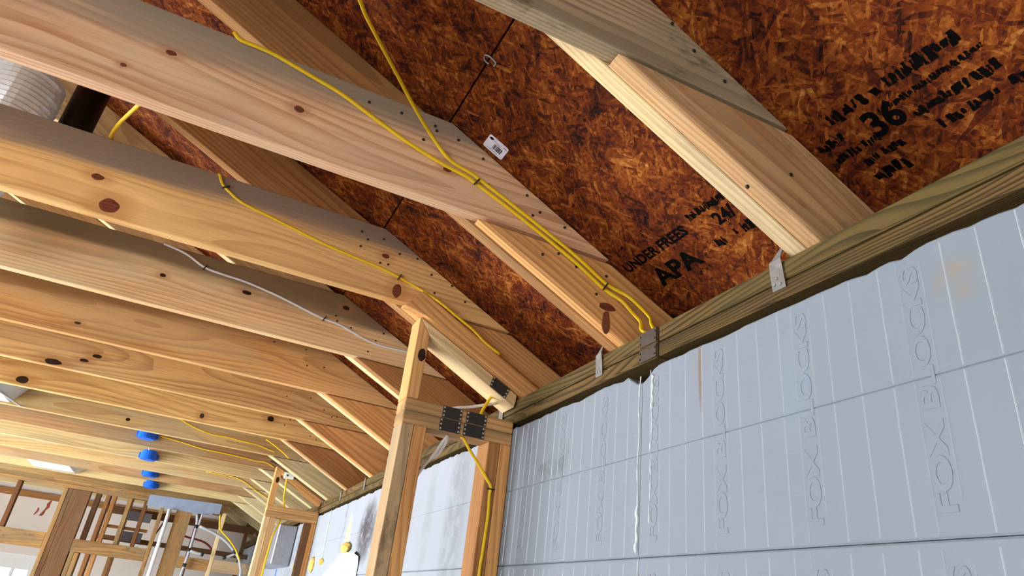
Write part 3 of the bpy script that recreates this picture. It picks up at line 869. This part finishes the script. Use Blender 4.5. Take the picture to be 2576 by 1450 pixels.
cable(onface(ys(7) - 0.005, [(-0.30, 1.03), (-0.178, 0.982), (-0.079, 0.952), (0.009, 0.936), (0.107, 0.938), (0.194, 0.932), (0.311, 0.926), (0.373, 0.914), (0.435, 0.902)]), 0.0042, M_YEL, 'yellow cable along the eighth joist, in front of the blue boxes')
cable(onface(ys(6) - 0.005, [(0.314, 0.855), (0.372, 0.828), (0.435, 0.795), (0.47, 0.77)]), 0.0042, M_YEL, 'short yellow cable at the joist end above the far stub wall')
cable(onface(ys(8) - 0.005, [(-0.329, 0.967), (-0.220, 0.958), (-0.127, 0.948), (-0.018, 0.935), (0.093, 0.933), (0.187, 0.931), (0.284, 0.927), (0.367, 0.922), (0.445, 0.924), (0.512, 0.899)]), 0.0042, M_YEL, 'yellow cable on the ninth joist ending at the far stub wall')
cable(onface(ys(10) - 0.005, [(0.065, 0.953), (0.205, 0.951), (0.301, 0.949), (0.403, 0.924), (0.537, 0.859), (0.636, 0.820), (0.70, 0.78)]), 0.0042, M_YEL, 'sagging yellow cable down the end of the eleventh joist')
cable([(0.687, 1.93, 0.50), (0.687, 1.905, 0.492), (0.705, 1.897, 0.464), (0.743, 1.897, 0.424), (0.774, 1.898, 0.389), (0.790, 1.899, 0.369), (0.789, 1.899, 0.346), (0.792, 1.899, 0.296), (0.791, 1.899, 0.240), (0.789, 1.899, 0.176), (0.787, 1.899, 0.123), (0.785, 1.899, -0.2)], 0.005, M_YEL, 'yellow cable stapled down the brown stud of the nearer stub wall')
cable([(0.79, 1.96, 0.69), (0.780, 1.95, 0.666), (0.763, 1.95, 0.632), (0.750, 1.95, 0.600), (0.745, 1.95, 0.579)], 0.005, M_YEL, 'short yellow cable between the near sloping plank and double plank')
cable([(0.64, 1.99, 0.59), (0.670, 1.96, 0.597), (0.709, 1.96, 0.608), (0.755, 1.96, 0.625), (0.801, 1.97, 0.645)], 0.005, M_WHITEC, 'short white cable above the near double plank')
cable([(0.652, 1.96, 0.515), (0.648, 1.95, 0.500), (0.636, 1.95, 0.477), (0.615, 1.95, 0.437), (0.590, 1.95, 0.397), (0.572, 1.95, 0.36)], 0.0045, M_WHITEC, 'front white cable dropping below the near double plank', 0.8)
cable([(0.663, 1.97, 0.515), (0.657, 1.96, 0.497), (0.644, 1.96, 0.465), (0.626, 1.96, 0.437), (0.612, 1.962, 0.43)], 0.004, M_WHITEC, 'rear white cable dropping below the near double plank', 0.8)
cable([(0.566, 5.06, 0.772), (0.572, 5.06, 0.72), (0.577, 5.06, 0.688), (0.580, 5.07, 0.644), (0.604, 5.10, 0.58)], 0.006, M_YEL, 'yellow cable hanging from the white box on the farther stub wall')
cable([(0.606, 5.12, 0.503), (0.594, 5.1, 0.459), (0.574, 5.072, 0.392), (0.570, 5.072, 0.365), (0.568, 5.072, 0.2), (0.568, 5.072, -0.1)], 0.006, M_YEL, 'yellow cable below the planks of the farther stub wall')

def staple(x, y, z, ang, lab):
    bm = bmesh.new()
    bmesh.ops.create_cube(bm, size=1.0)
    bmesh.ops.scale(bm, vec=(0.0035, 0.006, 0.024), verts=bm.verts)
    bmesh.ops.bevel(bm, geom=list(bm.edges), offset=0.0008, segments=1, affect='EDGES')
    o = link('cable_staple', bm, M_STAPLE, None, (x, y, z + H), (0, ang, 0))
    tag(o, lab, 'staple', 'dark cable staples')
staple(0.408, y1f - 0.006, 0.957, 0.5, 'dark staple where two yellow cables meet on the pinkish joist')
staple(0.785, y1f - 0.006, 0.790, 0.5, 'dark staple on the yellow cables near the wall plank')
staple(-0.165, y2f - 0.003, 1.072, 0.9, 'dark staple at the upper end of the cable on the orange joist')
staple(0.398, y2f - 0.003, 0.953, 0.4, 'dark staple midway on the cable of the orange joist')
staple(-0.190, y3f - 0.003, 1.061, 0.4, 'dark staple on the white cable, farther from the wall')
staple(0.270, y3f - 0.003, 0.988, 0.4, 'dark staple on the white cable, nearer the short post')
staple(0.790, 1.897, 0.362, 1.57, 'dark staple on the cable down the nearer stub wall')

# white junction box on the farther sloping plank
o = part(box('junction_box', 0.545, 0.612, 5.035, 5.079, 0.762, 0.803, M_PVC, 0.004), stub_far, 'small white electrical box')
box('knockout', 0.560, 0.572, 5.033, 5.0348, 0.775, 0.787, M_STAPLE, 0, o)

# blue boxes on the joists
for i, (k, x, z, t) in enumerate(((8, -0.40, 0.955, 'nearest of the four'), (9, -0.385, 0.902, 'second of the four'), (11, -0.40, 0.928, 'third of the four'), (12, -0.39, 0.898, 'farthest of the four'))):
    bm = bmesh.new()
    yy = ys(k)
    bmesh.ops.create_cone(bm, cap_ends=True, segments=20, radius1=0.062, radius2=0.054, depth=0.072)
    bmesh.ops.bevel(bm, geom=[e for e in bm.edges if abs(e.verts[0].co.z - e.verts[1].co.z) < 1e-5], offset=0.006, segments=2, affect='EDGES')
    o = link('ceiling_box', bm, M_BLUE, None, (x, yy - 0.062, z + H))
    tag(o, 'round blue plastic box fixed to a ceiling joist, %s' % t, 'box', 'blue boxes on the joists')
    for dx in (-0.064, 0.064):
        box('ear', x + dx - 0.008, x + dx + 0.008, yy - 0.03, yy - 0.001, z - 0.02, z + 0.02, M_BLUE, 0.002, o)
tag(tube('electric_cable', [(-0.47, 5.55, 1.0), (-0.45, 5.6, 0.97), (-0.42, 5.75, 0.965), (-0.40, 5.95, 0.955), (-0.39, 6.08, 0.93)], 0.005, M_WHITEC), 'short white cable entering the second blue box', 'cable', 'electric cables')

# metal duct boxes hung between the joists
def duct_box(x0, x1, y0, y1, z0, z1, lab):
    bm = bmesh.new()
    c = 0.09
    vs = []
    for yy in (y0, y1):
        vs.append([bm.verts.new(p) for p in ((x0, yy, z0), (x1 - c, yy, z0), (x1, yy, z1), (x0, yy, z1))])
    for i in range(4):
        bm.faces.new((vs[0][i], vs[1][i], vs[1][(i + 1) % 4], vs[0][(i + 1) % 4]))
    bm.faces.new(vs[0]); bm.faces.new(vs[1][::-1])
    bmesh.ops.bevel(bm, geom=list(bm.edges), offset=0.004, segments=1, affect='EDGES')
    o = link('metal_duct', bm, M_BRIGHT, None, (0, 0, H))
    tag(o, lab, 'duct')
    return o
o = duct_box(-2.4, -1.05, ys(6) + 0.1, ys(7) - 0.012, 0.885, 1.02, 'pale sheet-metal duct crossed by a grey strap between two joists')
tag(tube('hanger_strap', [(-1.22, ys(6) + 0.078, 1.0), (-1.20, ys(6) + 0.09, 0.885), (-1.14, ys(6) + 0.30, 0.879), (-1.08, ys(7) - 0.02, 0.876)], 0.012, M_STRAP, None, 0.2, side=(0, 0, 1)), 'thin grey strap crossing under the pale sheet-metal duct', 'strap')
o = duct_box(-1.42, -0.98, ys(11) + 0.09, ys(12) - 0.012, 0.882, 0.95, 'shiny sheet-metal duct near the far stud wall')

# flexible foil duct in the roof space
def flex(cx, cy, z0, z1, r):
    bm = bmesh.new()
    rings = []
    n = int((z1 - z0) / 0.006)
    for i in range(n + 1):
        z = z0 + (z1 - z0) * i / n
        rr = r + 0.004 * math.sin(i * math.pi / 1.5)
        ox = 0.02 * math.sin(z * 6)
        rings.append([bm.verts.new((ox + rr * (1 + 0.05 * noise.noise(Vector((a * 3, z * 40, 1)))) * math.cos(a), rr * math.sin(a), z - z0)) for a in [2 * math.pi * k / 28 for k in range(28)]])
    for a, b in zip(rings, rings[1:]):
        for k in range(28): bm.faces.new((a[k], a[(k + 1) % 28], b[(k + 1) % 28], b[k]))
    o = link('flexible_duct', bm, M_BRIGHT, None, (cx, cy, z0 + H), smooth=False)
    tag(o, 'ribbed silver foil duct in the roof space above the joists', 'duct')
flex(-0.86, 2.22, 0.885, 1.40, 0.10)
tag(tube('dark_gap_tube', [(-0.70, 2.32, 1.16), (-0.70, 2.32, 1.2), (-0.70, 2.32, 1.55)], 0.05, M_DARKGAP, None, 1, 20, 2), 'black upright tube put in for the unlit gap beside the silver foil duct', 'pipe')  # added black tube, imitates the dark unlit gap beside the duct

# ------------------------------------------------------------------ far stud wall
FY = 8.1
swall = empty('stud_wall', (-1.5, FY + 0.045, 0))
tag(swall, 'open stud wall at the far end, with a grey metal sheet on its top planks', 'stud wall')
def fs(x0, x1, mat, label=None, z1=0.758, z0=-H):
    part(stud('wall_stud', x0, x1, FY, FY + 0.089, z0, z1, mat), swall, label)
part(slab('top_plate', rect(-4.3, 0.335, 0.760, 0.7975), FY, FY + 0.089, W_OLD, 0), swall)
part(slab('top_plate', rect(-4.3, 0.335, 0.7985, 0.836), FY, FY + 0.089, W_OLD, 0), swall)
fs(-1.532, -1.494, W_DARK, 'dark stud', z0=0.336)
fs(-1.135, -1.098, W_OLD)
fs(-1.094, -1.057, W_RED, 'red-brown stud')
fs(-1.055, -0.895, W_RED, 'wide flat red-brown board')
fs(-0.885, -0.848, W_OLD, None, z1=0.195)
fs(-0.845, -0.808, W_OLD, None, z1=0.195)
fs(-0.555, -0.517, W_OLD, None, z0=0.318)
fs(-0.403, -0.366, W_DARK, 'blackened stud', z0=0.318)
fs(-0.243, -0.206, W_OLD)
fs(-0.085, -0.048, W_OLD)
fs(-0.046, 0.064, W_OLD, 'broad pale post')
fs(0.362, 0.398, W_PALE, 'pale narrow stud')
part(slab('header', rect(-3.0, -1.137, 0.194, 0.334), FY, FY + 0.089, W_OLD, 0), swall, 'mouldy wide header plank')
for r_, m_ in ((rect(-0.893, -0.245, 0.20, 0.316), W_OLD), (rect(0.066, 0.360, 0.185, 0.292), W_OLD), (rect(0.400, 0.842, 0.190, 0.306), W_GREY)):
    part(slab('blocking', r_, FY, FY + 0.089, m_, 0), swall)
part(slab('metal_sheet', [(-0.375, 0.715), (0.26, 0.715), (0.262, 0.738), (0.330, 0.74), (0.330, 0.843), (-0.375, 0.825)], FY - 0.005, FY - 0.001, M_SHEET, 0, bevel=0.0008), swall, 'blue-grey galvanised sheet')
tag(tube('drain_pipe', [(-0.152, 8.06, -H), (-0.152, 8.06, 0.1), (-0.152, 8.06, 0.712)], 0.019, M_PVC, None, 1, 14, 2), 'white plastic pipe standing in front of the far studs', 'pipe')
def pexpipe(pts, r, lab, mat=M_PEX):
    return tag(tube('water_pipe', pts, r, mat, None, 1, 10, 4), lab, 'pipe', 'water pipes by the far wall')
o = pexpipe([(0.134, 8.06, -0.3), (0.136, 8.06, 0.117), (0.141, 8.06, 0.207), (0.145, 8.06, 0.354), (0.144, 8.06, 0.496), (0.14, 8.06, 0.60), (0.118, 8.06, 0.70)], 0.013, 'grey water pipe rising left of the narrow far stud')
for z in (0.585, 0.36, 0.215): 
    tube('pipe_fitting', [(0.142, 8.06, z - 0.016), (0.142, 8.06, z + 0.016)], 0.019, M_FIT, o)
pexpipe([(0.160, 8.06, 0.60), (0.162, 8.06, 0.66), (0.165, 8.06, 0.714)], 0.011, 'short grey pipe end under the metal sheet')
o = pexpipe([(0.155, 8.05, 0.352), (0.22, 8.05, 0.34), (0.27, 8.05, 0.335)], 0.014, 'horizontal grey pipe stub off the rising grey water pipe')
tube('pipe_fitting', [(0.262, 8.05, 0.336), (0.29, 8.05, 0.333)], 0.019, M_FIT, o)
o = pexpipe([(0.171, 8.05, 0.594), (0.337, 8.05, 0.547), (0.465, 8.05, 0.487), (0.568, 8.05, 0.408), (0.628, 8.05, 0.351), (0.662, 8.05, 0.284), (0.692, 8.05, 0.182), (0.69, 8.05, -0.2)], 0.014, 'pale pipe curving in an arc down beside the foam wall')
tube('pipe_fitting', [(0.56, 8.05, 0.415), (0.59, 8.05, 0.39)], 0.022, M_FIT, o)
tube('pipe_branch', [(0.59, 8.05, 0.385), (0.53, 8.05, 0.35), (0.49, 8.05, 0.335)], 0.013, M_PEX, o, 1, 10, 4)
tube('pipe_fitting', [(0.505, 8.05, 0.34), (0.475, 8.05, 0.33)], 0.02, M_FIT, o)
pexpipe([(-0.04, 9.0, 0.56), (0.1, 9.0, 0.53), (0.2, 9.0, 0.52), (0.3, 9.0, 0.50), (0.38, 9.0, 0.45), (0.40, 9.0, 0.41)], 0.011, 'thin red pipe behind the far studs', M_RED)
pexpipe([(-0.16, 8.21, 0.70), (-0.165, 8.21, 0.62), (-0.19, 8.21, 0.53), (-0.215, 8.21, 0.46)], 0.008, 'thin red line beside the white plastic pipe', M_RED)
cable([(0.335, 8.02, 0.73), (0.36, 8.02, 0.62), (0.40, 8.02, 0.57), (0.47, 8.02, 0.52), (0.56, 8.02, 0.44), (0.62, 8.02, 0.36), (0.645, 8.02, 0.32)], 0.008, M_YEL, 'yellow cable sloping down past the curved pale pipe')

# rooms behind the far stud wall
BY = 9.0
rw = empty('stud_wall', (-0.2, BY + 0.02, 0))
tag(rw, 'dark red-brown stud frame standing behind the far open stud wall', 'stud wall')
part(slab('rail', rect(-0.83, 0.80, 0.385, 0.435), BY, BY + 0.04, W_RED, 0), rw)
part(slab('rail', rect(-0.83, 0.80, 0.66, 0.74), BY, BY + 0.04, W_RED, 0), rw)
for x0, x1, m_ in ((-0.83, -0.79, W_RED), (-0.62, -0.58, W_BROWN), (0.14, 0.18, W_RED), (0.70, 0.74, W_RED)):
    part(stud('wall_stud', x0, x1, BY + 0.0405, BY + 0.12, -H, 0.85, m_), rw)
rw2 = empty('stud_wall', (-0.8, 8.64, 0))
tag(rw2, 'group of three brown studs with two grey boards, just behind the far open stud wall', 'stud wall')
for x0, x1, m_ in ((-0.80, -0.762, W_BROWN), (-0.74, -0.70, W_ORANGE), (-0.90, -0.85, W_RED), (-0.55, -0.535, W_BROWN)):
    part(stud('wall_stud', x0, x1, 8.6, 8.689, -H, 0.85, m_), rw2)
part(slab('blocking', rect(-0.70, -0.31, 0.49, 0.52), 8.62, 8.66, W_BROWN, 0), rw2)
for r_ in (rect(-0.545, -0.31, 0.585, 0.68), rect(-0.535, -0.34, 0.38, 0.475)):
    part(slab('grey_board', r_, 8.585, 8.5995, M_GBOARD, 0), rw2, 'grey board')
tag(slab('wall_plate', rect(-4.3, 0.8, 0.80, 0.872), Y1 - 0.045, Y1 - 0.003, W_BROWN, 0), 'brown rail along the top of the white end wall', 'plank')
# stains and window in the end wall
def stain(pts, wd):
    bm = bmesh.new()
    L = []
    for i, (x, z) in enumerate(pts):
        h = wd * (0.6 + 0.6 * abs(math.sin(i * 2.1)))
        L.append((bm.verts.new((x - h, Y1 - 0.0006, z + H)), bm.verts.new((x + h, Y1 - 0.0006, z + H))))
    for a, b in zip(L, L[1:]): bm.faces.new((a[0], a[1], b[1], b[0]))
    return bm
wf = bpy.data.objects['wall_far']
kid(link('rust_streak', stain([(-1.545, 0.80), (-1.56, 0.76), (-1.555, 0.72), (-1.575, 0.68), (-1.585, 0.64), (-1.60, 0.61)], 0.016), M_STAIN), wf)
kid(link('rust_streak', stain([(-1.65, 0.70), (-1.645, 0.67), (-1.655, 0.64), (-1.67, 0.61)], 0.010), M_STAIN), wf)
win = structure(empty('window_1', (-2.2, Y1, 0.1 + H)))
win['label'] = 'white-framed window in the white end wall'
for n, a in (('window_frame', (-3.0, -1.45, 0.09, 0.15)), ('window_frame', (-1.50, -1.452, -1.0, 0.09)), ('window_frame', (-2.998, -2.95, -1.0, 0.09)), ('window_frame', (-2.95, -1.50, -1.0, -0.94)), ('mullion', (-1.68, -1.65, -0.94, 0.0)), ('sash_rail', (-2.95, -1.50, -0.005, 0.09)), ('mullion', (-2.3, -2.27, -0.94, 0.0))):
    slab(n, rect(*a), Y1 + 0.02, Y1 + 0.07, M_VINYL, 0, parent=win)
gl = NT('window_glass', 0.02, 0.5); gl.b.inputs['Transmission Weight'].default_value = 1.0
gl.color((0.9, 0.98, 1.0, 1))
for a in ((-2.95, -2.3), (-2.27, -1.68), (-1.65, -1.50)):
    slab('pane', rect(a[0], a[1], -0.94, -0.005), Y1 + 0.04, Y1 + 0.044, gl.m, 0, bevel=0, parent=win)

# ------------------------------------------------------------------ things on the foam wall farther along
def lump(name, c, s, mat, lab, cat, group=None, seed=0):
    bm = bmesh.new()
    bmesh.ops.create_icosphere(bm, subdivisions=3, radius=1.0)
    for v in bm.verts:
        n = 1 + 0.28 * noise.noise(v.co * 2.3 + Vector((seed, 0, 3)))+ 0.1 * noise.noise(v.co * 7 + Vector((seed, 5, 3)))
        v.co = Vector((v.co.x * s[0] * n, v.co.y * s[1] * n, v.co.z * s[2] * n))
    o = link(name, bm, mat, None, (c[0], c[1], c[2] + H), smooth=True)
    return tag(o, lab, cat, group)
gsf = 'yellow foam blobs on the foam wall'
lump('spray_foam', (D - 0.012, 3.93, 0.295), (0.02, 0.09, 0.028), M_FOAMY, 'largest yellow foam blob, on top of the white plastic sheet', 'foam', gsf, 1)
lump('spray_foam', (D, 4.59, 0.245), (0.02, 0.06, 0.018), M_FOAMY, 'small yellow foam blob at the foot of the white sealant line', 'foam', gsf, 2)
lump('spray_foam', (D, 4.90, 0.235), (0.02, 0.07, 0.05), M_FOAMY, 'yellow foam blob beside the farther stub wall, by its reddish stud', 'foam', gsf, 3)
lump('spray_foam', (D, 5.55, 0.235), (0.02, 0.12, 0.04), M_FOAMY, 'yellow foam blob seen between the farther studs', 'foam', gsf, 4)
# white plastic sheet hung on the wall
bm = bmesh.new()
N1, N2 = 36, 30
G = []
for i in range(N1 + 1):
    r_ = []
    u = i / N1
    top = 0.27 - 0.10 * max(0, (u - 0.75) / 0.25) ** 1.5 - 0.03 * (1 - min(1, u / 0.15))
    for j in range(N2 + 1):
        v_ = j / N2
        yy = 3.60 + 0.68 * u
        zz = top - 0.75 * v_
        dp = 0.07 * min(1, v_ * 6) * min(1, u * 8, (1 - u) * 8) + 0.045 * noise.noise(Vector((yy * 7, zz * 4, 0))) + 0.02 * noise.noise(Vector((yy * 20, zz * 14, 4)))
        r_.append(bm.verts.new((D - 0.004 - max(0, dp), yy, zz + H)))
    G.append(r_)
for i in range(N1):
    for j in range(N2): bm.faces.new((G[i][j], G[i + 1][j], G[i + 1][j + 1], G[i][j + 1]))
tag(link('plastic_sheet', bm, M_PLASTIC, smooth=True), 'crumpled white plastic sheet hung on the foam wall', 'plastic sheet')
# duct behind the farther stub wall, blue marker stroke
tag(ybox('metal_duct', 0.70, D - 0.004, 5.9, 6.9, 0.245, 0.545, M_STEEL, 0.006), 'galvanised metal duct on the foam wall behind the farther stub wall', 'duct')
kid(link('blue_mark', stain([(0, 0), (0, 1)], 0.1), M_BLUE), wall_right)
o = bpy.data.objects['blue_mark']
bm = bmesh.new()
bm.faces.new([bm.verts.new(p) for p in ((D - 0.001, 6.545, 0.18 + H), (D - 0.001, 6.60, 0.18 + H), (D - 0.001, 6.60, 0.24 + H), (D - 0.001, 6.545, 0.24 + H))])
bm.to_mesh(o.data); bm.free()
